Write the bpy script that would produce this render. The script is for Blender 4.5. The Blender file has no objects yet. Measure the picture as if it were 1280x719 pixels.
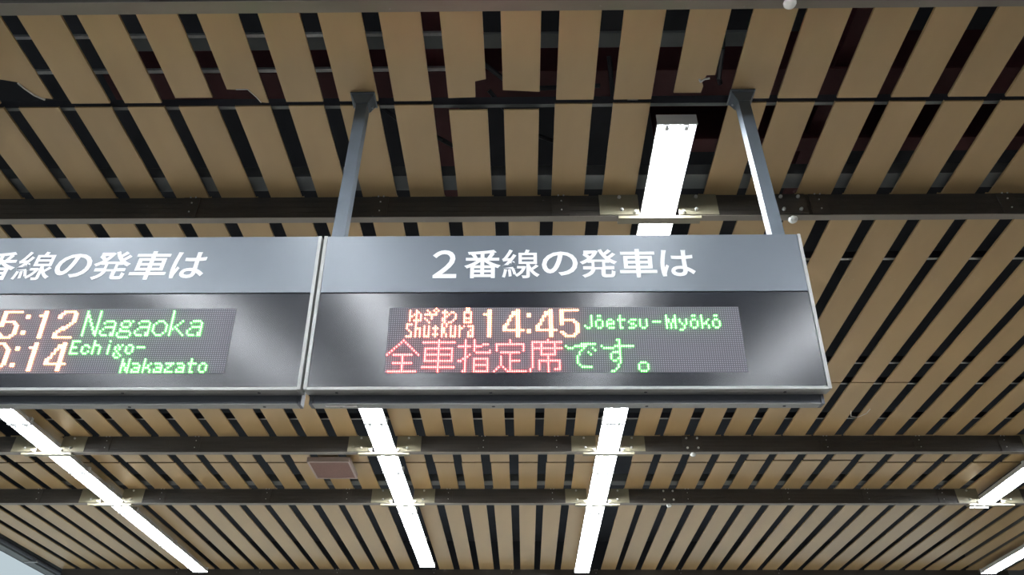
import bpy, bmesh, math, random
from mathutils import Vector, Matrix
random.seed(7)
SC = bpy.context.scene
COL = SC.collection
CZ = 1.6                      # eye height; every height below is CZ + height above the eye

# ------------------------------------------------------------------ camera
th, yaw, roll = 0.62424823, -0.01801076, 0.00664510
fwd = Vector((math.sin(yaw)*math.cos(th), math.cos(yaw)*math.cos(th), math.sin(th)))
rgt = Vector((math.cos(yaw), -math.sin(yaw), 0)); upv = rgt.cross(fwd)
r2 = rgt*math.cos(roll) + upv*math.sin(roll); u2 = -rgt*math.sin(roll) + upv*math.cos(roll)
cd = bpy.data.cameras.new('camera'); cam = bpy.data.objects.new('camera', cd); COL.objects.link(cam)
cd.sensor_width = 36; cd.lens = 954.19/1280*36; cd.clip_start = .02
M = Matrix((r2, u2, -fwd)).transposed().to_4x4(); M.translation = Vector((0, 0, CZ)); cam.matrix_world = M
SC.camera = cam
# ------------------------------------------------------------------ world, exposure
w = bpy.data.worlds.new('night'); SC.world = w; w.use_nodes = True
w.node_tree.nodes['Background'].inputs[0].default_value = (.78, .93, 1.0, 1)
w.node_tree.nodes['Background'].inputs[1].default_value = .17
SC.view_settings.view_transform = 'Standard'; SC.view_settings.look = 'None'
SC.view_settings.gamma = 1; SC.view_settings.use_curve_mapping = False
SC.view_settings.exposure = 1.9
TUBE = 22.0                   # emission of the fluorescent tubes
SC.cycles.max_bounces = 7; SC.cycles.diffuse_bounces = 4
SC.cycles.sample_clamp_indirect = 6

# ------------------------------------------------------------------ materials
def mat(name, col, rough=.6, metal=0, noise=0, scale=8, stretch=(1, 1, 1), bump=0, coat=0, emit=None, es=0, spec=.5, dirt=None, dirt_amt=0):
    m = bpy.data.materials.new(name); m.use_nodes = True
    nt = m.node_tree; b = nt.nodes['Principled BSDF']
    b.inputs['Base Color'].default_value = (*col, 1); b.inputs['Roughness'].default_value = rough
    b.inputs['Metallic'].default_value = metal; b.inputs['Coat Weight'].default_value = coat
    b.inputs['Specular IOR Level'].default_value = spec
    b.inputs['Coat Roughness'].default_value = .08
    if emit:
        b.inputs['Emission Color'].default_value = (*emit, 1); b.inputs['Emission Strength'].default_value = es
    if noise or bump or dirt_amt:
        tc = nt.nodes.new('ShaderNodeTexCoord'); mp = nt.nodes.new('ShaderNodeMapping')
        nt.links.new(tc.outputs['Object'], mp.inputs[0]); mp.inputs['Scale'].default_value = stretch
        n = nt.nodes.new('ShaderNodeTexNoise'); n.inputs['Scale'].default_value = scale; n.inputs['Detail'].default_value = 5
        nt.links.new(mp.outputs[0], n.inputs[0])
        last = None
        if noise:
            r = nt.nodes.new('ShaderNodeMapRange'); r.inputs[3].default_value = 1-noise; r.inputs[4].default_value = 1+noise
            r.inputs[1].default_value = .3; r.inputs[2].default_value = .7
            nt.links.new(n.outputs[0], r.inputs[0])
            mx = nt.nodes.new('ShaderNodeMix'); mx.data_type = 'RGBA'; mx.blend_type = 'MULTIPLY'; mx.inputs[0].default_value = 1
            mx.inputs[6].default_value = (*col, 1); nt.links.new(r.outputs[0], mx.inputs[7]); last = mx.outputs[2]
            oi = nt.nodes.new('ShaderNodeObjectInfo'); r2_ = nt.nodes.new('ShaderNodeMapRange')
            r2_.inputs[3].default_value = 1-noise*.6; r2_.inputs[4].default_value = 1+noise*.6
            nt.links.new(oi.outputs['Random'], r2_.inputs[0])
            m3 = nt.nodes.new('ShaderNodeMix'); m3.data_type = 'RGBA'; m3.blend_type = 'MULTIPLY'; m3.inputs[0].default_value = 1
            nt.links.new(last, m3.inputs[6]); nt.links.new(r2_.outputs[0], m3.inputs[7]); last = m3.outputs[2]
        if dirt_amt:
            n2 = nt.nodes.new('ShaderNodeTexNoise'); n2.inputs['Scale'].default_value = 34; n2.inputs['Detail'].default_value = 3
            nt.links.new(tc.outputs['Object'], n2.inputs[0])
            r3 = nt.nodes.new('ShaderNodeMapRange'); r3.inputs[1].default_value = .71; r3.inputs[2].default_value = .75
            r3.inputs[4].default_value = dirt_amt; nt.links.new(n2.outputs[0], r3.inputs[0])
            m2 = nt.nodes.new('ShaderNodeMix'); m2.data_type = 'RGBA'; nt.links.new(r3.outputs[0], m2.inputs[0])
            if last: nt.links.new(last, m2.inputs[6])
            else: m2.inputs[6].default_value = (*col, 1)
            m2.inputs[7].default_value = (*dirt, 1); last = m2.outputs[2]
        if last: nt.links.new(last, b.inputs['Base Color'])
        if bump:
            bp = nt.nodes.new('ShaderNodeBump'); bp.inputs['Strength'].default_value = bump; bp.inputs['Distance'].default_value = .01
            nt.links.new(n.outputs[0], bp.inputs['Height']); nt.links.new(bp.outputs[0], b.inputs['Normal'])
    return m

MAT = dict(
    slat=mat('slat_paint', (.47, .318, .150), .34, noise=.07, scale=3, stretch=(1, .3, 1), bump=.05, dirt=(.6, .57, .5), dirt_amt=.35),
    flange=mat('beam_paint_lit', (.25, .22, .185), .45, noise=.12, scale=6, stretch=(.3, 1, 1), dirt=(.5, .5, .47), dirt_amt=.4),  # beam paint made lighter: bounce light from below put into the colour
    beam=mat('beam_paint', (.060, .053, .046), .45, noise=.14, scale=5, stretch=(.3, 1, 6), bump=.08, dirt=(.35, .34, .32), dirt_amt=.3),
    plate=mat('lamplit_gusset_paint', (.27, .245, .165), .45, noise=.08, scale=6),  # beam plates lightened: the lamp's glare is put into the colour
    galv=mat('galvanised_steel', (.5, .5, .5), .4, .6, noise=.15, scale=20),
    bolt=mat('bright_zinc', (.75, .75, .72), .3, .5),
    white=mat('lamp_enamel', (.8, .8, .8), .35),
    tube=mat('tube_glass', (1, 1, 1), .3, emit=(.90, .95, 1.0), es=TUBE),
    fascia=mat('fascia_satin_paint', (.118, .136, .158), .36, .15, noise=.03, scale=2),
    acrylic=mat('black_acrylic', (.010, .011, .016), .2, coat=0),
    led=mat('led_board', (.075, .072, .085), .6),
    dot=mat('unlit_led', (.23, .215, .25), .4),
    alu=mat('aluminium_frame', (.34, .34, .325), .5, .2),
    bodyg=mat('sign_body_paint', (.12, .13, .15), .5),
    post=mat('post_paint', (.13, .155, .18), .4, .1, noise=.06, scale=10),
    letter=mat('white_lettering', (.93, .93, .93), .5),
    orange=mat('lit_orange_led', (1, .7, .4), .5, emit=(1, .27, .09), es=5),
    coral=mat('lit_coral_led', (1, .6, .4), .5, emit=(1, .17, .08), es=4.5),
    red=mat('lit_red_led', (1, .2, .2), .5, emit=(1, .055, .05), es=5.5),
    green=mat('lit_green_led', (.3, 1, .4), .5, emit=(.085, 1, .075), es=4.2),
    redsteel=mat('red_oxide_paint', (.10, .025, .028), .6, noise=.2, scale=4),
    void=mat('roof_underside', (.022, .023, .03), .8, noise=.3, scale=2),
    greyp=mat('grey_panel_paint', (.17, .18, .18), .6, noise=.1, scale=3),
    darks=mat('dark_steel', (.05, .05, .06), .6),
    cable=mat('black_cable', (.02, .02, .025), .5),
    grille=mat('pinkish_brown_grille', (.21, .115, .09), .7, noise=.1, scale=60),
    frame=mat('pale_pink_frame', (.42, .33, .29), .5),
    floor=mat('pale_concrete_paving', (.52, .48, .42), .8, noise=.08, scale=2),
    dim_floor=mat('dim_bounce_floor', (.09, .086, .08), .85, noise=.15, scale=2),
    sky_block=mat('sky_block_dark', (.10, .095, .09), .7, noise=.1, scale=2),
    wall=mat('pale_wall_panel', (.72, .78, .8), .6, noise=.04, scale=2),
    sticker=mat('sticker', (.9, .88, .85), .5),
    print=mat('sticker_print', (.45, .35, .32), .5),
    tape=mat('torn_edge', (.75, .72, .66), .6),
    glass=mat('frosted_glass_knob', (.85, .85, .8), .12, spec=.8),
)

# ------------------------------------------------------------------ helpers
def worg(o):
    v = Vector((0, 0, 0))
    while o: v += o.location; o = o.parent
    return v
def empty(name, loc, label=None, cat=None, group=None, parent=None, kind=None):
    o = bpy.data.objects.new(name, None); COL.objects.link(o); o.location = loc; o.empty_display_size = .1
    o.parent = parent
    if label: o['label'] = label
    if cat: o['category'] = cat
    if group: o['group'] = group
    if kind: o['kind'] = kind
    return o
def obj(name, bm, m, parent=None, label=None, cat=None, group=None, kind=None, loc=None, smooth=False, local=False):
    """link bm (world coordinates unless local) as one mesh object"""
    if parent is not None and not local:
        bmesh.ops.translate(bm, vec=-worg(parent), verts=bm.verts)
    if loc is not None: bmesh.ops.translate(bm, vec=-Vector(loc), verts=bm.verts)
    bmesh.ops.recalc_face_normals(bm, faces=bm.faces)
    me = bpy.data.meshes.new(name); bm.to_mesh(me); bm.free()
    if smooth:
        for p in me.polygons: p.use_smooth = True
    me.materials.append(MAT[m] if isinstance(m, str) else m)
    o = bpy.data.objects.new(name, me); COL.objects.link(o); o.parent = parent
    if loc is not None: o.location = loc
    if label: o['label'] = label
    if cat: o['category'] = cat
    if group: o['group'] = group
    if kind: o['kind'] = kind
    return o
def B(*boxes, bm=None):
    bm = bm or bmesh.new()
    for (x0, x1, y0, y1, z0, z1) in boxes:
        v = [bm.verts.new((x, y, z)) for z in (z0, z1) for y in (y0, y1) for x in (x0, x1)]
        for f in ((0, 2, 3, 1), (4, 5, 7, 6), (0, 1, 5, 4), (2, 6, 7, 3), (0, 4, 6, 2), (1, 3, 7, 5)):
            bm.faces.new([v[i] for i in f])
    return bm
def prism(poly, z0, z1, bm=None):
    bm = bm or bmesh.new()
    a = [bm.verts.new((x, y, z0)) for x, y in poly]; b = [bm.verts.new((x, y, z1)) for x, y in poly]
    n = len(poly)
    bm.faces.new(a); bm.faces.new(b)
    for i in range(n): bm.faces.new((a[i], a[(i+1) % n], b[(i+1) % n], b[i]))
    return bm
def cyl(p0, p1, r, n=10, bm=None, r1=None):
    bm = bm or bmesh.new(); p0 = Vector(p0); p1 = Vector(p1); r1 = r if r1 is None else r1
    d = (p1-p0).normalized(); a = d.orthogonal().normalized(); b = d.cross(a)
    A = []; C = []
    for i in range(n):
        t = 2*math.pi*i/n; o = a*math.cos(t)+b*math.sin(t)
        A.append(bm.verts.new(p0+o*r)); C.append(bm.verts.new(p1+o*r1))
    bm.faces.new(A); bm.faces.new(C)
    for i in range(n): bm.faces.new((A[i], A[(i+1) % n], C[(i+1) % n], C[i]))
    return bm
def path(pts, r, n=6, bm=None):
    bm = bm or bmesh.new()
    for a, b in zip(pts, pts[1:]): cyl(a, b, r, n, bm)
    return bm
def dome(p, d, r, h, bm, n=8):
    """bolt head: collar and rounded cap looking along d"""
    p = Vector(p); d = Vector(d).normalized(); a = d.orthogonal().normalized(); b = d.cross(a)
    rings = []
    for k, (rr, hh) in enumerate(((1, 0), (1, .35), (.72, .8))):
        rings.append([bm.verts.new(p+d*h*hh+(a*math.cos(2*math.pi*i/n)+b*math.sin(2*math.pi*i/n))*r*rr) for i in range(n)])
    for q, s in zip(rings, rings[1:]):
        for i in range(n): bm.faces.new((q[i], q[(i+1) % n], s[(i+1) % n], s[i]))
    t = bm.verts.new(p+d*h)
    for i in range(n): bm.faces.new((rings[-1][i], rings[-1][(i+1) % n], t))
    return bm

HC = CZ+3.36        # underside of the slats
HB = CZ+3.183       # underside of the beams
HL = CZ+3.22        # underside of the lamps
# ------------------------------------------------------------------ setting: floor, roof, added sky-blocking walls
fl = obj('floor', B((-9, 9, 5.2, 16, -.12, 0)), 'floor', kind='structure')
obj('dim_bounce_strip', B((-9, 9, -9, 5.2, -.12, -.004)), 'dim_floor', fl)  # unseen strip added dark, so bounce light comes mainly from beyond it
obj('sky_block_back', B((-9, 9, -9.2, -9, -.12, CZ+5.1)), 'sky_block', kind='structure')  # unseen wall added to keep sky light off the beam webs
obj('sky_block_right', B((9, 9.2, -9.2, 16, -.12, CZ+5.1)), 'sky_block', kind='structure')  # unseen wall added to shut out sky light on this side
roof = obj('trim_1', B((-7.5, 9, -9, 16, CZ+5.0, CZ+5.1)), 'void', kind='structure')
roof.name = 'ceiling_roof_deck'
obj('trim_1', B((-7.52, -7.505, -9, 16, CZ+3.30, CZ+5.1)), 'void', kind='structure')
obj('trim_2', B((-7.5, 9, 15.98, 16, CZ+3.30, CZ+5.1)), 'void', kind='structure')

# ------------------------------------------------------------------ slatted ceiling
lamps = [  # x, y0, y1, row
    (.862, 2.93, 4.15), (.862, 4.18, 5.43), (.862, 5.46, 6.71), (.862, 6.74, 7.93), (.862, 7.96, 9.20), (.862, 9.24, 10.5), (.862, 10.53, 11.8),
    (-1.428, 4.18, 5.43), (-1.428, 5.46, 6.71), (-1.428, 6.74, 7.93), (-1.428, 7.96, 9.20), (-1.428, 9.24, 10.35), (-1.428, 10.38, 11.52),
    (-4.90, 5.46, 6.71), (-4.90, 6.74, 7.93), (-4.90, 7.96, 9.20), (-4.90, 9.24, 10.5), (-4.90, 10.53, 11.8),
    (5.44, 6.55, 7.78), (5.44, 7.81, 9.02),
    (6.92, 9.3, 10.55), (6.92, 10.58, 11.82)]
k = 3.36/3.22
def near_lamp(x, y):
    return any(abs(lx*k-x) < .125 and l0*k-.05 < y < l1*k+.05 for lx, l0, l1 in lamps)
ceiling = empty('ceiling', (0, 2.1, HC), kind='structure')
mesh_cache = {}
def slat(x0, x1, y0, y1, poly=None, dz=0):
    x = (x0+x1)/2; wdt = x1-x0
    if poly is None:
        key = (round(wdt, 2), round(y1-y0, 3))
        if key not in mesh_cache:
            hw = round(wdt, 2)/2; L = y1-y0; bm = B((-hw, hw, 0, L, 0, .010)); B((-hw, -hw+.002, 0, L, .01, .014), (hw-.002, hw, 0, L, .01, .014), bm=bm)
            me = bpy.data.meshes.new('slat'); bmesh.ops.recalc_face_normals(bm, faces=bm.faces); bm.to_mesh(me); bm.free(); me.materials.append(MAT['slat']); mesh_cache[key] = me
        me = mesh_cache[key]
    else:
        bm = prism([(px-x, py-y0) for px, py in poly], 0, .010); bmesh.ops.recalc_face_normals(bm, faces=bm.faces)
        me = bpy.data.meshes.new('slat'); bm.to_mesh(me); bm.free(); me.materials.append(MAT['slat'])
    o = bpy.data.objects.new('slat', me); COL.objects.link(o); o.parent = ceiling
    o.location = (x, y0-2.1, dz)
    return o
gaps1 = [(-3.57, -3.48), (-3.27, -3.18), (-2.962, -2.87), (-2.645, -2.553), (-2.337, -2.25), (-2.04, -1.95), (-1.739, -1.64), (-1.433, -1.335), (-1.12, -1.03), (-.812, -.724),
         (-.51, -.415), (-.20, -.108), (.096, .19), (.398, .51), (.722, .84), (1.045, 1.16), (1.376, 1.428), (1.643, 1.757), (1.975, 2.058),
         (2.267, 2.37), (2.585, 2.688), (2.89, 2.985), (3.2, 3.29), (3.5, 3.6)]
low_l = {5: -.006, 9: .02}
for (a0, a), (b, b1) in zip(gaps1, gaps1[1:]):
    ya = 2.865; poly = None
    if abs(a+2.87) < .02:     # torn corner by the left edge of the view
        poly = [(a, 2.2), (b, 2.2), (b, 2.83), (b-.07, 2.82), (b-.14, 2.71), (a, 2.69)]
    elif abs(a+1.64) < .02:   # bite out of the left corner
        poly = [(a, 2.2), (b, 2.2), (b, 2.87), (b-.045, 2.865), (b-.085, 2.775), (a+.045, 2.775), (a, 2.772)]
    elif abs(a+.415) < .02:
        poly = [(a, 2.2), (b, 2.2), (b, 2.715), (b-.06, 2.73), (b-.063, 2.84), (a, 2.845)]
    elif abs(a+.108) < .02:
        poly = [(a, 2.2), (b, 2.2), (b, 2.805), (b-.07, 2.80), (a, 2.792)]
    elif abs(a-.84) < .02:    # ragged notch beside the hanger
        poly = [(a, 2.2), (b, 2.2), (b, 2.70), (b-.045, 2.70), (b-.06, 2.75), (b-.05, 2.775), (b-.055, 2.82), (a, 2.82)]
    elif abs(a+1.95) < .02: ya = 2.83
    if poly is None: slat(a, b, 2.2, ya, dz=random.uniform(0, .004))
    else: slat(a, b, 2.2, ya, poly)
    s = 0
    if not near_lamp((a+b)/2, 3.3):
        yb = 2.895 if not -.45 < a < 0 else 2.935
        slat(a+random.uniform(-.006, .006), b+random.uniform(-.006, .006), yb, 3.66)
# bay 2
for n in range(-13, 27):
    g = -2.645+.3068*n; a = g+.094+random.uniform(-.006, .006); b = g+.3068+random.uniform(-.006, .006)
    if near_lamp((a+b)/2, 5.0) or near_lamp((a+b)/2, 6.0):
        if not near_lamp((a+b)/2, 3.9): slat(a, b, 3.655, 4.30)
        continue
    if 2.2 < a < 3.35: slat(a, b, 3.655, 6.15); slat(a, b, 6.165, 7.285)
    else: slat(a, b, 3.655, 7.285)
# bay 3
for n in range(-8, 37):
    g = -4.823+.311*n; a = g+.096+random.uniform(-.006, .006); b = g+.311+random.uniform(-.006, .006)
    if near_lamp((a+b)/2, 8.2): continue
    ys = 7.955 if not 2.3 < a < 3.6 else 7.90
    slat(a, b, 7.285, ys); slat(a+random.uniform(-.008, .008), b, ys+.034, 8.755)
# bay 4
for n in range(-8, 41):
    g = -4.823+.311*n; a = g+.096+random.uniform(-.006, .006); b = g+.311+random.uniform(-.006, .006)
    if near_lamp((a+b)/2, 10.8): continue
    slat(a, b, 8.755, 12.125)

# torn white edge bits left on the broken slats
def scrap(name, label, pts, r=.004):
    o = obj(name, path([Vector((x, y, HC-.001)) for x, y in pts], r, 5), 'tape', label=label, cat='scrap', loc=(pts[0][0], pts[0][1], HC))
scrap('torn_strip', 'white torn strip along the broken slat corner at the far left', [(-2.97+.19, 2.715), (-2.965+.2, 2.75), (-2.735, 2.80), (-2.69, 2.835)], .006)
scrap('torn_strip', 'thin white torn edge on the notched slat left of the hanger post', [(-1.59, 2.772), (-1.525, 2.772), (-1.49, 2.83), (-1.475, 2.866)], .003)
scrap('torn_strip', 'small hooked white scrap on the slat between lamp and right hanger post', [(.965, 2.725), (.975, 2.745), (.995, 2.725), (1.02, 2.72)], .006)
scrap('hanging_thread', 'thin curled white thread hanging from slats right of the departure sign', [(3.16, 6.72), (3.2, 6.84), (3.27, 6.86), (3.33, 6.78), (3.33, 6.68)], .004)

# hanger rails above the slats (seen through the gaps), all along x
def rail(name, y, z, h, d, m, label, cat, x0=-7.2, x1=7.6, group=None):
    return obj(name, B((x0, x1, y, y+d, z, z+h)), m, label=label, cat=cat, group=group, loc=((x0+x1)/2, y, z))
for y, lab in ((2.925, 'pale hanger rail above the seam nearest the hanger posts'), (4.37, 'pale hanger rail glimpsed in gaps right of the sign title'),
               (5.86, 'pale hanger rail glimpsed in gaps beside the black sign glass'), (6.235, 'pale hanger rail just beyond the short slat seam'),
               (6.95, 'pale hanger rail glimpsed just before the beam below the sign')):
    r_ = empty('hanger_rail', (0, y, HC+.04), lab, 'rail')
    obj('flange', B((-5.8, 6, y, y+.022, HC+.036, HC+.040)), 'galv' if y > 3 else 'greyp', r_)
    obj('web', B((-5.8, 6, y, y+.003, HC+.040, HC+.10)), 'darks', r_)
for y, x0, lab in ((3.60, -3.6, 'grey support angle seen in gaps above the upper beam'), (8.70, -5.6, 'grey support angle seen in gaps above the lower beam')):
    obj('support_angle', B((x0, -x0, y-.10, y+.03, HC+.034, HC+.04), (x0, -x0, y-.10, y-.094, HC+.04, HC+.12)), 'greyp', label=lab, cat='angle bar', loc=(0, y, HC+.034))
# things in the roof void
RZ = CZ+3.82
rail('grey_duct', 2.76, RZ, .02, .10, 'greyp', 'flat grey bar seen in gaps near the top of the photo', 'bar', -2.4, 1.35)
rail('white_conduit', 2.735, RZ-.02, .02, .02, 'galv', 'upper of two pale conduits seen through gaps at upper left', 'conduit', -6, -.3)
rail('white_conduit', 3.0, RZ, .02, .024, 'galv', 'lower of two pale conduits seen through gaps at upper left', 'conduit', -6, -.3)
t = empty('red_roof_beam', (0, 3.1, RZ), 'dark red oxide roof beam above the slats', 'beam')
obj('bottom_flange', B((-2.6, 4.6, 3.03, 3.24, RZ, RZ+.02)), 'redsteel', t); obj('web', B((-2.6, 4.6, 3.12, 3.14, RZ+.02, RZ+.5)), 'redsteel', t)
t = empty('red_roof_beam', (.8, 3.66, RZ), 'dark red cross beam glimpsed in gaps at the upper right', 'beam')
obj('bottom_flange', B((.9, 6.5, 3.60, 3.72, RZ, RZ+.02)), 'redsteel', t); obj('web', B((.9, 6.5, 3.65, 3.67, RZ+.02, RZ+.4)), 'redsteel', t)
for i, (x, lab) in enumerate(((-.55, 'red roof girder running away above the left hanger post'), (2.05, 'red roof girder running away at the upper right'))):
    t = empty('red_roof_girder', (x, 2.0, RZ+.1), lab, 'girder')
    obj('bottom_flange', B((x-.10, x+.13, 1.6, 4.4, RZ+.1, RZ+.12)), 'redsteel', t); obj('web', B((x, x+.02, 1.6, 4.4, RZ+.12, RZ+.6)), 'redsteel', t)
obj('steel_angle', B((.60, .66, 2.1, 3.44, HC+.06, HC+.066), (.60, .606, 2.1, 3.44, HC+.066, HC+.13)), 'greyp', label='long grey angle bar in the gap left of the upper lamp', cat='angle bar', loc=(.63, 3, HC+.06))
for pts, lab in (([(-.35, 2.6, .15), (-.1, 2.8, .1), (.1, 2.88, .12), (.45, 2.93, .2)], 'black cable sagging across the missing slat corner'),
                 ([(-1.0, 2.9, .2), (-.75, 3.1, .12), (-.5, 3.3, .15), (-.45, 3.5, .3)], 'black cable looping behind the gap beside the left post'),
                 ([(-.2, 3.0, .25), (.0, 3.2, .12), (.2, 3.35, .18), (.4, 3.45, 1.63)], 'black cable in the gap below the sagging cable'),
                 ([(.5, 2.8, .3), (.55, 3.1, .12), (.62, 3.3, .25)], 'black cable bunched left of the upper lamp'),
                 ([(1.05, 2.3, .3), (1.08, 2.6, .1), (1.1, 2.8, .1), (1.18, 3.0, .3)], 'black cable hanging above the right hanger post')):
    P = []
    V = [Vector((x, y, HC+z)) for x, y, z in pts]
    for a, b in zip(V, V[1:]): P += [a.lerp(b, q/4) for q in range(4)]
    P.append(V[-1]); obj('cable', path(P, .014, 6), 'cable', label=lab, cat='cable', loc=V[0])

# ------------------------------------------------------------------ beams across the view
lampgap = .125
def beam(y, x0, x1, fl, lamp_x, splices, quads, label):
    t = empty('ceiling_beam', ((x0+x1)/2, y, HB), label, 'beam')
    cuts = [x0]
    for lx in sorted(lamp_x): cuts += [lx-lampgap, lx+lampgap]
    cuts.append(x1)
    for a, b in zip(cuts[::2], cuts[1::2]):
        bm = B((a, b, y, y+.006, HB+.004, HC-.002))
        for z in (.045, .085, .125): B((a, b, y-.0025, y, HB+z, HB+z+.006), bm=bm)      # shallow pressed ribs
        obj('web', bm, 'beam', t)
    obj('bottom_flange', B((x0, x1, y, y+fl, HB, HB+.004)), 'flange', t)
    obj('rear_lip', B((x0, x1, y+fl-.004, y+fl, HB+.004, HB+.02)), 'beam', t)
    rv = bmesh.new(); bl = bmesh.new()
    for lx in lamp_x:      # plates either side of the lamp and the cradle strip below it
        for s in (-1, 1):
            a, b = sorted((lx+s*lampgap, lx+s*.375))
            obj('gusset_plate', B((a, b, y-.008, y-.0028, HB+.006, HC-.003)), 'plate', t, label='olive grey plate beside a lamp')
            for dx, z in ((.245, .15), (.235, .045)): dome((lx+s*dx, y-.008, HB+z), (0, -1, 0), .012, .018, bl)
        obj('lamp_cradle', B((lx-.26, lx+.26, y-.01, y+fl+.012, HB-.012, HB-.008), (lx-.26, lx+.26, y+fl+.008, y+fl+.012, HB-.008, HB+.012), (lx-.26, lx+.26, y-.01, y-.006, HB-.026, HB-.012)), 'plate', t)
        for s in (-1, 1): cyl((lx+s*.15, y-.03, HB+.02), (lx+s*.15, y-.005, HB+.02), .01, 6, bl)
    for sx in splices:
        obj('splice_plate', B((sx-.055, sx+.055, y-.007, y-.0026, HB+.008, HC-.006)), 'beam', t)
        for dx, z in ((-.012, .172), (.022, .172), (.006, .125), (.006, .05)): dome((sx+dx, y-.007, HB+z), (0, -1, 0), .0055, .007, rv, 6)
    for qx in quads:
        obj('joint_plate', B((qx-.10, qx+.10, y-.009, y-.0026, HB+.008, HC-.004)), 'beam', t)
        for dx in (-.055, .055):
            for z in (.04, .145): dome((qx+dx, y-.009, HB+z), (0, -1, 0), .012, .02, bl)
        kb = bmesh.new(); cyl((qx, y+fl*.4, HB), (qx, y+fl*.4, HB-.012), .018, 14, kb)
        dome((qx, y+fl*.4, HB-.012), (0, 0, -1), .030, .028, kb, 14)
        obj('round_knob', kb, 'glass', t, label='round glassy knob under the flange', smooth=True)
    if splices: obj('rivets', rv, 'bolt', t, kind='stuff')
    else: rv.free()
    if quads or lamp_x: obj('bolts', bl, 'bolt', t, kind='stuff')
    else: bl.free()
beam(2.108, -4, 4, .064, [], [-1.7, .7], [1.25], 'dark beam along the very top edge of the photo')
beam(3.652, -6.6, 4.6, .05, [.862], [-2.14, -.92, .24, 1.88, 3.07], [1.70], 'dark beam just above the departure signs, behind the hanger posts')
beam(7.285, -7.2, 6.6, .062, [-4.90, -1.428, .862, 5.44], [-4.32, -3.39, -.42, .33, 3.08, 4.02, 4.88], [1.72], 'upper of the two beams seen below the departure signs')
beam(8.755, -7.2, 7.4, .062, [-4.90, -1.428, .862, 5.44], [-5.8, -4.32, -3.06, -2.1, -.9, .33, 1.92, 3.1, 4.03, 4.9], [1.70], 'lower of the two beams seen below the departure signs')
beam(12.125, -7.2, 7.4, .062, [], [-5.4, -4.1, -2.9, -1.4, -.2, 1.1, 2.4, 3.9], [], 'farthest beam along the bottom edge of the photo')

# ------------------------------------------------------------------ lamps
LP = {}
def make_lamp(L):
    t = empty('fluorescent_lamp', (0, 0, HL), 'x', 'lamp')
    w_ = .112; z = HL
    bm = bmesh.new()   # trough with flared sides
    prof = [(-w_, .012), (-w_+.004, .012), (-.085, .034), (.085, .034), (w_-.004, .012), (w_, .012), (w_, .020), (.072, .082), (-.072, .082), (-w_, .020)]
    A = [bm.verts.new((x, 0, z+q)) for x, q in prof]; C = [bm.verts.new((x, L, z+q)) for x, q in prof]
    bm.faces.new(A); bm.faces.new(C)
    for i in range(len(prof)): bm.faces.new((A[i], A[(i+1) % len(prof)], C[(i+1) % len(prof)], C[i]))
    B((-w_, w_, -.008, 0, z+.002, z+.078), (-w_, w_, L, L+.008, z+.002, z+.078), bm=bm)
    obj('housing', bm, 'white', t)
    for s in (-1, 1):
        obj('tube', cyl((s*.055, .03, z+.018), (s*.055, L-.03, z+.018), .0165, 12), 'tube', t, smooth=True)
        for y in (.012, L-.03):
            e = obj('tube_socket', B((s*.055-.012, s*.055+.012, y, y+.03, z-.002, z+.05)), 'white', t)
    return t
def copy_tree(o, parent=None):
    c = o.copy(); COL.objects.link(c); c.parent = parent
    for ch in list(o.children):
        if ch.name in SC.objects: copy_tree(ch, c)
    return c
row = {.862: 'row behind the right half of the sign', -1.428: 'row below the left end of the right sign', -4.90: 'diagonal row at the lower left', 5.44: 'row at the right edge', 6.92: 'lowest right corner row'}
def where(x, y0):
    if x == .862: return {2.93: 'bright lamp above the sign beside the right hanger post', 4.18: 'lamp whose near end glares just above the sign top edge', 5.46: 'lamp hidden behind the right sign, in line with the upper lamp',
        6.74: 'lamp just under the right sign, right of its centre', 7.96: 'lamp between the two lower beams, right of the sign centre', 9.24: 'lamp beyond the lower beams at bottom centre right', 10.53: 'farthest lamp cut by the bottom edge, centre right'}[y0]
    if x == -1.428: return {4.18: 'lamp hidden behind the left end of the right sign, nearest', 5.46: 'lamp hidden behind the left end of the right sign, farther', 6.74: 'lamp just under the left end of the right sign',
        7.96: 'lamp between the two lower beams, beside the brown panel', 9.24: 'lamp beyond the lower beams, left of bottom centre', 10.38: 'farthest lamp ending above the bottom edge, left of centre'}[y0]
    if x == -4.90: return {5.46: 'lamp hidden at the left behind the left sign', 6.74: 'lamp at the left edge right under the left sign', 7.96: 'left lamp between the two lower beams', 9.24: 'left lamp just beyond the lower beams', 10.53: 'left lamp reaching the bottom edge'}[y0]
    if x == 5.44: return {6.55: 'lamp outside the right edge, nearer', 7.81: 'lamp at the right edge ending at the lower beam'}[y0]
    return {9.3: 'nearer lamp of the lower right corner', 10.58: 'lamp in the bottom right corner'}[y0]
def place_lamp(x, y0, y1, label, group='fluorescent lamps under the slatted ceiling'):
    L = round(y1-y0, 2)
    if L not in LP: LP[L] = o = make_lamp(L)
    else: o = copy_tree(LP[L])
    o.location = (x, y0, HL); o['label'] = 'white twin-tube ' + label; o['group'] = group
for x, y0, y1 in lamps: place_lamp(x, y0, y1, where(x, y0))
for x in (-4.90, -3.1, -1.428, .862, 3.1, 5.44):        # visible rows continued unseen; second and fifth rows, nearest lamps added to brighten signs
    for i, y0 in enumerate((-6.2, -4.9, -3.6, -2.3, -1.0, .30)):
        place_lamp(x, y0, y0+1.25, ['sixth', 'fifth', 'fourth', 'third', 'second', 'first'][i]+' unseen lamp behind the viewer in the '+{-4.90: 'far left', -3.1: 'second', -1.428: 'third', .862: 'fourth', 3.1: 'fifth', 5.44: 'far right'}[x]+' row')

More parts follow.
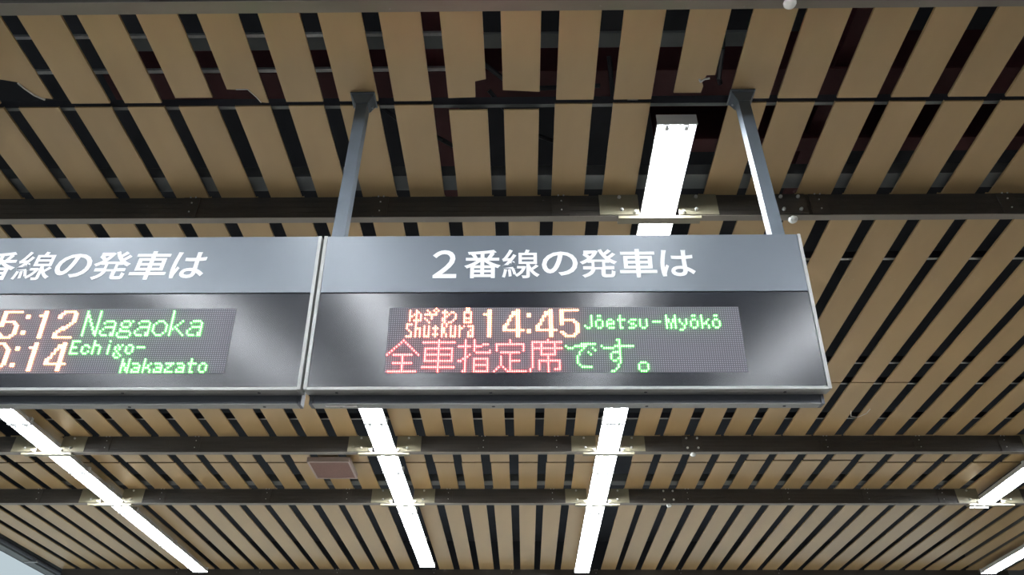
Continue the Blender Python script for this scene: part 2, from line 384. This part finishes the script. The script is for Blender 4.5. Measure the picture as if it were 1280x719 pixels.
# ------------------------------------------------------------------ brown ceiling panel
t = empty('ceiling_panel', (-2.1, 7.95, CZ+3.25), 'square pinkish brown panel with pale frame under the slats left of a lamp', 'panel')
X0, X1, Y0, Y1, Z0 = -2.325, -1.865, 7.69, 8.17, CZ+3.25
obj('grille', B((X0+.02, X1-.02, Y0+.02, Y1-.02, Z0+.004, Z0+.05)), 'grille', t)
obj('frame', B((X0, X1, Y0, Y0+.02, Z0, Z0+.055), (X0, X1, Y1-.02, Y1, Z0, Z0+.055), (X0, X0+.02, Y0+.02, Y1-.02, Z0, Z0+.055), (X1-.02, X1, Y0+.02, Y1-.02, Z0, Z0+.055)), 'frame', t)
obj('mounting_stem', B((X0+.2, X1-.2, Y0+.2, Y1-.2, Z0+.05, HC)), 'darks', t)

# ------------------------------------------------------------------ left edge of the roof
t = empty('eaves_gutter', (-7.4, 11, CZ+3.2), 'grey eaves gutter and pipe along the left edge of the slatted ceiling', 'gutter')
obj('gutter', B((-7.50, -7.36, 3, 15, CZ+3.30, CZ+3.31), (-7.50, -7.49, 3, 15, CZ+3.31, CZ+3.45), (-7.37, -7.36, 3, 15, CZ+3.31, CZ+3.45)), 'greyp', t)
obj('pipe', cyl((-7.30, 3, CZ+3.33), (-7.30, 15, CZ+3.33), .03, 10), 'darks', t, smooth=True)
obj('bracket', B((-7.45, -7.25, 11.5, 11.53, CZ+3.28, CZ+3.30)), 'galv', t)

# ------------------------------------------------------------------ departure signs
F5 = {
 'S': ['###', '#..', '#..', '.#.', '..#', '..#', '###'], 'h3': ['#..', '#..', '###', '#.#', '#.#', '#.#', '#.#'],
 'u3': ['...', '#.#', '#.#', '#.#', '#.#', '#.#', '###'], 't3': ['...', '.#.', '###', '.#.', '.#.', '###', '.#.'],
 'K': ['#.#', '#.#', '##.', '##.', '##.', '#.#', '#.#'], 'r3': ['...', '#.#', '##.', '#..', '#..', '#..', '#..'],
 'a3': ['...', '###', '..#', '.##', '#.#', '#.#', '###'],
 'J': ['...#', '...#', '...#', '...#', '...#', '#..#', '.##.'], 'o-': ['.##.', '....', '.##.', '#..#', '#..#', '#..#', '.##.'],
 'e': ['....', '....', '.##.', '#..#', '####', '#...', '.###'], 't': ['.#..', '.#..', '####', '.#..', '.#..', '.#..', '.##.'],
 's': ['....', '....', '.###', '#...', '.##.', '...#', '###.'], 'u': ['....', '....', '#..#', '#..#', '#..#', '#..#', '.##.'],
 '-': ['....', '....', '....', '####', '....', '....', '....'], 'M': ['#...#', '#...#', '##.##', '##.##', '#.#.#', '#.#.#', '#.#.#'],
 'y': ['....', '....', '#..#', '#..#', '.#.#', '..#.', '..#.', '##..'], 'k': ['#...', '#...', '#..#', '#.#.', '###.', '#..#', '#..#'],
 'E': ['####', '#...', '#...', '###.', '#...', '#...', '####'], 'c': ['....', '....', '.##.', '#..#', '#...', '#..#', '.##.'],
 'h': ['#...', '#...', '###.', '#..#', '#..#', '#..#', '#..#'], 'i': ['..#.', '....', '..#.', '..#.', '..#.', '..#.', '..#.'],
 'g': ['....', '....', '.#.#', '#.#.', '#.#.', '.#..', '#.#.', '#..#', '.##.'], 'o': ['....', '....', '.##.', '#..#', '#..#', '#..#', '.##.'],
 'N': ['#..#', '#..#', '##.#', '##.#', '#.##', '#.##', '#..#'], 'a': ['....', '....', '###.', '...#', '.###', '#..#', '####'],
 'z': ['....', '....', '####', '..#.', '.#..', '#...', '####'],
 'N7': ['#.....#', '#.....#', '##....#', '##....#', '#.#...#', '#.#...#', '#..#..#', '#..#..#', '#...#.#', '#...#.#', '#....##', '#....##', '#.....#'],
 'k7': ['#......', '#......', '#......', '#......', '#......', '#....#.', '#...#..', '#..#...', '#.#....', '##.#...', '#...#..', '#....#.', '#.....#'],
 'a7': ['', '', '', '', '', '..####.', '.#....#', '......#', '..#####', '.#....#', '#.....#', '#....##', '.###.##'],
 'g7': ['', '', '', '', '', '..###.#', '.#...#.', '.#...#.', '..###..', '.#.....', '.#####.', '#.....#', '#.....#', '.#####.'],
 'o7': ['', '', '', '', '', '..###..', '.#...#.', '#.....#', '#.....#', '#.....#', '#.....#', '.#...#.', '..###..'],
 '4': ['......##', '....####', '....####', '...##.##', '...#..##', '..##..##', '..#...##', '.##...##', '##....##', '##....##', '##########', '......##', '......##', '......##'],
 '5': ['#########', '##.......', '##.......', '##.......', '##.......', '#######..', '##....##.', '##.....##', '.......##', '.......##', '.......##', '##.....##', '.##...##.', '..#####..'],
 '1': ['..##', '..##', '####', '..##', '..##', '..##', '..##', '..##', '..##', '..##', '..##', '..##', '..##', '..##'],
 '2': ['..######.', '.##....##', '##.....##', '##.....##', '.......##', '.......##', '......##.', '.....##..', '...###...', '..###....', '.##......', '##.......', '##.......', '#########'],
 '0': ['...####...', '..##..##..', '.##....##.', '##......##', '##......##', '##......##', '##......##', '##......##', '##......##', '##......##', '##......##', '.##....##.', '..##..##..', '...####...'],
 ':': ['', '', '##', '##', '', '', '', '', '', '', '##', '##'],
 'yu': ['', '#..#...', '#..##..', '#.##.#.', '##.#.#.', '#..#.#.', '#.####.', '...#...'],
 'za': ['.....#..', '.#..#.#.', '..#..#..', '######..', '...#....', '#..#....', '.#......', '..#.....'],
 'wa': ['', '.#.....', '###.##.', '.#.#..#', '.##...#', '##....#', '##...#.', '.#.##..'],
 'sake': ['.##.', '.##.', '####', '#..#', '#..#', '####', '#..#', '####'],
 'zen': ['.......#', '......#.#', '.....#...#', '....#.....#', '...#.......#', '..#.........#', '.#...........#', '#..#########..#', '.......#', '.......#', '.......#', '...#########', '.......#', '.......#', '.......#', '.#############'],
 'sha': ['.......#', '###############', '.......#', '.......#', '.#############', '.#.....#.....#', '.#.....#.....#', '.#############', '.#.....#.....#', '.#.....#.....#', '.#############', '.......#', '.......#', '###############', '.......#', '.......#'],
 'shi': ['...#...#', '...#...#', '...#...#...###', '######.####', '...#...#', '...#...#......#', '...#....#######', '...#.#', '...##', '..##...#######', '##.#...#.....#', '...#...#.....#', '...#...#######', '...#...#.....#', '...#...#.....#', '..##...#######'],
 'tei': ['.......#', '.......#', '.#############', '.#...........#', '.#...........#', '.#...........#', '...#########', '.......#', '...#...#', '...#...#', '...#...#####', '...#...#', '...#...#', '..#.#..#', '.#...#.#', '#.....#########'],
 'seki': ['........#', '.##############', '.#...#.....#', '.#...#.....#', '.##############', '.#...#.....#', '.#...#.....#', '.#...#######', '.#......#', '.#......#', '.#..##########', '.#..#...#....#', '.#..#...#....#', '.#..#...#....#', '#...#...#..###', '#.......#'],
 'de': ['', '', '.......#######', '#...######', '.###....#...#', '.......#.....#', '......#...#', '......#....#', '.....#', '.....#', '.....#', '.....#', '......#', '.......#####'],
 'su': ['.......##', '........#', '........#', '#.....#########', '.#####..#', '........#', '.....####', '....#...#', '....#...#', '....#..##', '.....##.#', '........#', '.......#', '.......#', '......#', '....##'],
 'maru': ['']*11+['.###', '#...#', '#...#', '#...#', '.###'],
}
PITCH = .0097
def led_mesh(items, x_left, z_top, yf):
    """lit domes for (glyph, col, row) items"""
    bm = bmesh.new(); done = set()
    for g, c0, r0 in items:
        for r, line in enumerate(F5[g]):
            for c, ch in enumerate(line):
                if ch == '#' and (c0+c, r0+r) not in done:
                    done.add((c0+c, r0+r))
                    x = x_left+(c0+c+.5)*PITCH; z = z_top-(r0+r+.5)*PITCH; q = .0040
                    A = [bm.verts.new((x+q*math.cos(i*math.pi/3), yf, z+q*math.sin(i*math.pi/3))) for i in range(6)]
                    C = [bm.verts.new((x+q*.7*math.cos(i*math.pi/3), yf-.0055, z+q*.7*math.sin(i*math.pi/3))) for i in range(6)]
                    for i in range(6): bm.faces.new((A[i], A[(i+1) % 6], C[(i+1) % 6], C[i]))
                    bm.faces.new(C)
    return bm, done
TILT = math.radians(7.5)
SW, SH = 2.232, .764
base_r = Vector((-.936+SW/2, 2.77+math.sin(TILT)*SH, CZ+2.296-math.cos(TILT)*SH))
def text_mesh(chars, m, parent, shear=0):
    """chars: (char, x centre, z centre, width, height) on the face plane"""
    bm = bmesh.new()
    for ch, xc, zc, wd, hg in chars:
        cu = bpy.data.curves.new('t', 'FONT'); cu.body = ch; cu.size = 1; cu.offset = .008 if ch == '\u7dda' else .016; cu.extrude = .0006; cu.resolution_u = 4
        ob = bpy.data.objects.new('t', cu); COL.objects.link(ob)
        dg = bpy.context.evaluated_depsgraph_get(); me = bpy.data.meshes.new_from_object(ob.evaluated_get(dg))
        xs = [v.co.x for v in me.vertices]; ys = [v.co.y for v in me.vertices]
        cx, cy = (min(xs)+max(xs))/2, (min(ys)+max(ys))/2; sx = wd/(max(xs)-min(xs)); sy = hg/(max(ys)-min(ys))
        vs = []
        for v in me.vertices:
            z = (v.co.y-cy)*sy
            vs.append(bm.verts.new((xc+(v.co.x-cx)*sx+shear*z, -.0012-v.co.z, zc+z)))
        for p in me.polygons:
            try: bm.faces.new([vs[i] for i in p.vertices])
            except ValueError: pass
        bpy.data.objects.remove(ob); bpy.data.curves.remove(cu); bpy.data.meshes.remove(me)
    o = obj('title_lettering', bm, m, parent, label='white lettering on the grey fascia', local=True)
    return o
def make_sign(x, label, title, lit, poles, shear=0):
    base = base_r+Vector((x, 0, 0))
    t = empty('departure_sign', base, label, 'sign'); t.rotation_euler = (TILT, 0, 0)
    H2 = SW/2; bz = SH-.302        # bz: line between fascia and black panel
    def part(name, bm, m, lab=None, **kw): return obj(name, bm, m, t, label=lab, local=True, **kw)
    part('fascia', B((-H2+.016, H2-.016, 0, .012, bz+.004, SH)), 'fascia', 'blue grey fascia with the platform title')
    g = part('display_panel', B((-H2+.016, H2-.016, .002, .012, .012, bz-.002)), 'acrylic', 'glossy black display panel')
    part('housing', B((-H2+.02, H2-.02, .0125, .069, .006, SH-.004)), 'bodyg')
    part('rear_housing', B((-H2+.03, H2-.03, .071, .125, -.037, SH-.01)), 'bodyg')
    for s in (-1, 1):
        a, b = sorted((s*(H2-.015), s*H2))
        part('side_frame', B((a, b, -.003, .07, 0, SH+.001)), 'alu')
        a, b = sorted((s*(H2-.026), s*(H2-.012)))
        part('side_frame', B((a, b, .0705, .126, -.042, SH-.008)), 'bodyg')
        sb = part('end_clip', B(*[(s*H2-.004*(s < 0), s*H2+.004*(s > 0), .05, .068, z, z+.02) for z in (.03, .5)]), 'galv')
    part('bottom_rail', B((-H2+.0155, H2-.0155, -.001, .068, -.002, .0105)), 'alu')
    part('rear_bottom_rail', B((-H2+.027, H2-.027, .071, .1255, -.042, -.0375)), 'alu')
    part('divider_groove', B((-H2+.016, H2-.016, .006, .011, bz-.002, bz+.004)), 'cable')
    sc = bmesh.new()
    for sx in (-.98, -.32, .34, .93):
        cyl((sx, .035, -.002), (sx, .035, -.004), .007, 8, sc); cyl((sx+.01, .10, -.042), (sx+.01, .10, -.044), .007, 8, sc)
    part('screws', sc, 'darks', kind='stuff')
    # LED matrix 160 x 32
    xl = -80*PITCH; zt = SH-.3832+PITCH/2
    bd = part('led_board', B((xl-.001, xl+160*PITCH+.001, .0008, .0019, zt-32*PITCH-.001, zt+.001)), 'led', 'dotted matrix board')
    alllit = set(); parts = []
    for nm, m, lab, items in lit:
        bm, done = led_mesh(items, xl, zt, .0006); alllit |= done
        part(nm, bm, m, lab, kind='stuff')
    bm = bmesh.new()
    for r in range(32):
        for c in range(160):
            if (c, r) in alllit: continue
            X = xl+(c+.5)*PITCH; Z = zt-(r+.5)*PITCH; q = .0030
            A = [bm.verts.new((X+q*math.cos(i*math.pi/3), .0002, Z+q*math.sin(i*math.pi/3))) for i in range(6)]
            bm.faces.new(A)
    o = obj('unlit_leds', bm, 'dot', bd, kind='stuff', local=True)
    text_mesh(title, 'letter', t, shear)
    # hanger posts stand vertical in the world: undo the tilt
    R = Matrix.Rotation(-TILT, 4, 'X')
    for px in poles:
        p = empty('hanger_post', (0, 0, 0), parent=t)
        xw = px-base.x; yw = 2.85-base.y; zt_ = HC-base.z; z0 = 2.30+CZ-base.z
        p.matrix_local = R
        hw = .031
        obj('square_tube', B((xw-hw, xw+hw, yw-hw, yw+hw, z0, zt_-.006)), 'post', p, local=True)
        obj('base_plate', B((xw-.068, xw+.068, yw-.055, yw+.055, zt_-.010, zt_-.001)), 'post', p, local=True)
        bm = bmesh.new()
        A = [bm.verts.new((xw+a*.062, yw+b*.045, zt_-.010)) for a, b in ((-1, -1), (1, -1), (1, 1), (-1, 1))]
        C = [bm.verts.new((xw+a*.036, yw+b*.036, zt_-.070)) for a, b in ((-1, -1), (1, -1), (1, 1), (-1, 1))]
        for i in range(4): bm.faces.new((A[i], A[(i+1) % 4], C[(i+1) % 4], C[i]))
        bm.faces.new(C)
        obj('tapered_collar', bm, 'post', p, local=True)
        bm = bmesh.new()
        for a in (-1, 1): cyl((xw+a*.036, yw+.02, zt_-.045), (xw+a*.052, yw+.02, zt_-.045), .006, 8, bm)
        obj('bolt', bm, 'galv', p, local=True)
    # sticker under the rear rail
    return t
def chars(seq, off=0):
    return [(c, x+off-SW/2, SH-.153, wd, hg) for c, x, wd, hg in seq]
seq = [('\uff12', .574, .112, .148), ('\u756a', .749, .168, .150), ('\u7dda', .925, .172, .152), ('\u306e', 1.105, .165, .128), ('\u767a', 1.283, .172, .152), ('\u8eca', 1.464, .170, .152), ('\u306f', 1.645, .158, .140)]
def word(glyphs, cols, row): return [(g, c, row) for g, c in zip(glyphs, cols)]
right_lit = [
    ('train_name', 'coral', 'small orange-red train name in two lines', word(['yu', 'za', 'wa', 'sake'], [9, 16, 24, 34], 0) + word(['S', 'h3', 'u3', 't3', 'K', 'u3', 'r3', 'a3'], [8, 12, 16, 20, 24, 28, 32, 36], 8)),
    ('departure_time', 'orange', 'orange departure time 14:45', word(['1', '4', ':', '4', '5'], [43, 52, 63, 67, 78], 1)),
    ('destination', 'green', 'small green destination text', word(['J', 'o-', 'e', 't', 's', 'u', '-', 'M', 'y', 'o-', 'k', 'o-'], [89, 94, 99, 104, 109, 114, 120, 126, 132, 137, 142, 147], 4)),
    ('seat_notice', 'red', 'red notice in five large characters', word(['zen', 'sha', 'shi', 'tei', 'seki'], [0, 16, 32, 48, 64], 16)),
    ('notice_ending', 'green', 'green ending of the notice', word(['de', 'su', 'maru'], [80, 96, 112], 16)),
]
left_lit = [
    ('departure_time', 'orange', 'orange time in the upper line, partly cut by the photo edge', word(['5', ':', '1', '2'], [52, 63, 69, 78], 1)),
    ('departure_time', 'orange', 'orange time in the lower line, partly cut by the photo edge', word(['0', ':', '1', '4'], [51, 63, 69, 78], 17)),
    ('destination', 'green', 'large green destination in the upper line', word(['N7', 'a7', 'g7', 'a7', 'o7', 'k7', 'a7'], [91, 99, 107, 115, 123, 131, 139], 1)),
    ('destination', 'green', 'small green destination in two lines', word(['E', 'c', 'h', 'i', 'g', 'o', '-'], [88, 93, 98, 103, 108, 113, 118], 16) + word(['N', 'a', 'k', 'a', 'z', 'a', 't', 'o'], [113, 118, 123, 128, 133, 138, 143, 148], 25)),
]
sR = make_sign(0, 'right departure sign showing 14:45, hung on two grey posts', chars(seq), right_lit, [-.889, 1.217])
sL = make_sign(-SW-.012, 'left departure sign showing Nagaoka, cut by the left photo edge', chars(seq[1:], -.012), left_lit, [-3.12], shear=.13)
# maintenance sticker under the right sign
st = obj('sticker', B((-1.035, -.90, .080, .098, -.0445, -.0425)), 'sticker', sR, label='small white sticker on the underside', local=True)
obj('printed_line', B((-1.02, -.96, .088, .091, -.0449, -.0446), (-.95, -.915, .088, .091, -.0449, -.0446)), 'print', st, local=True)
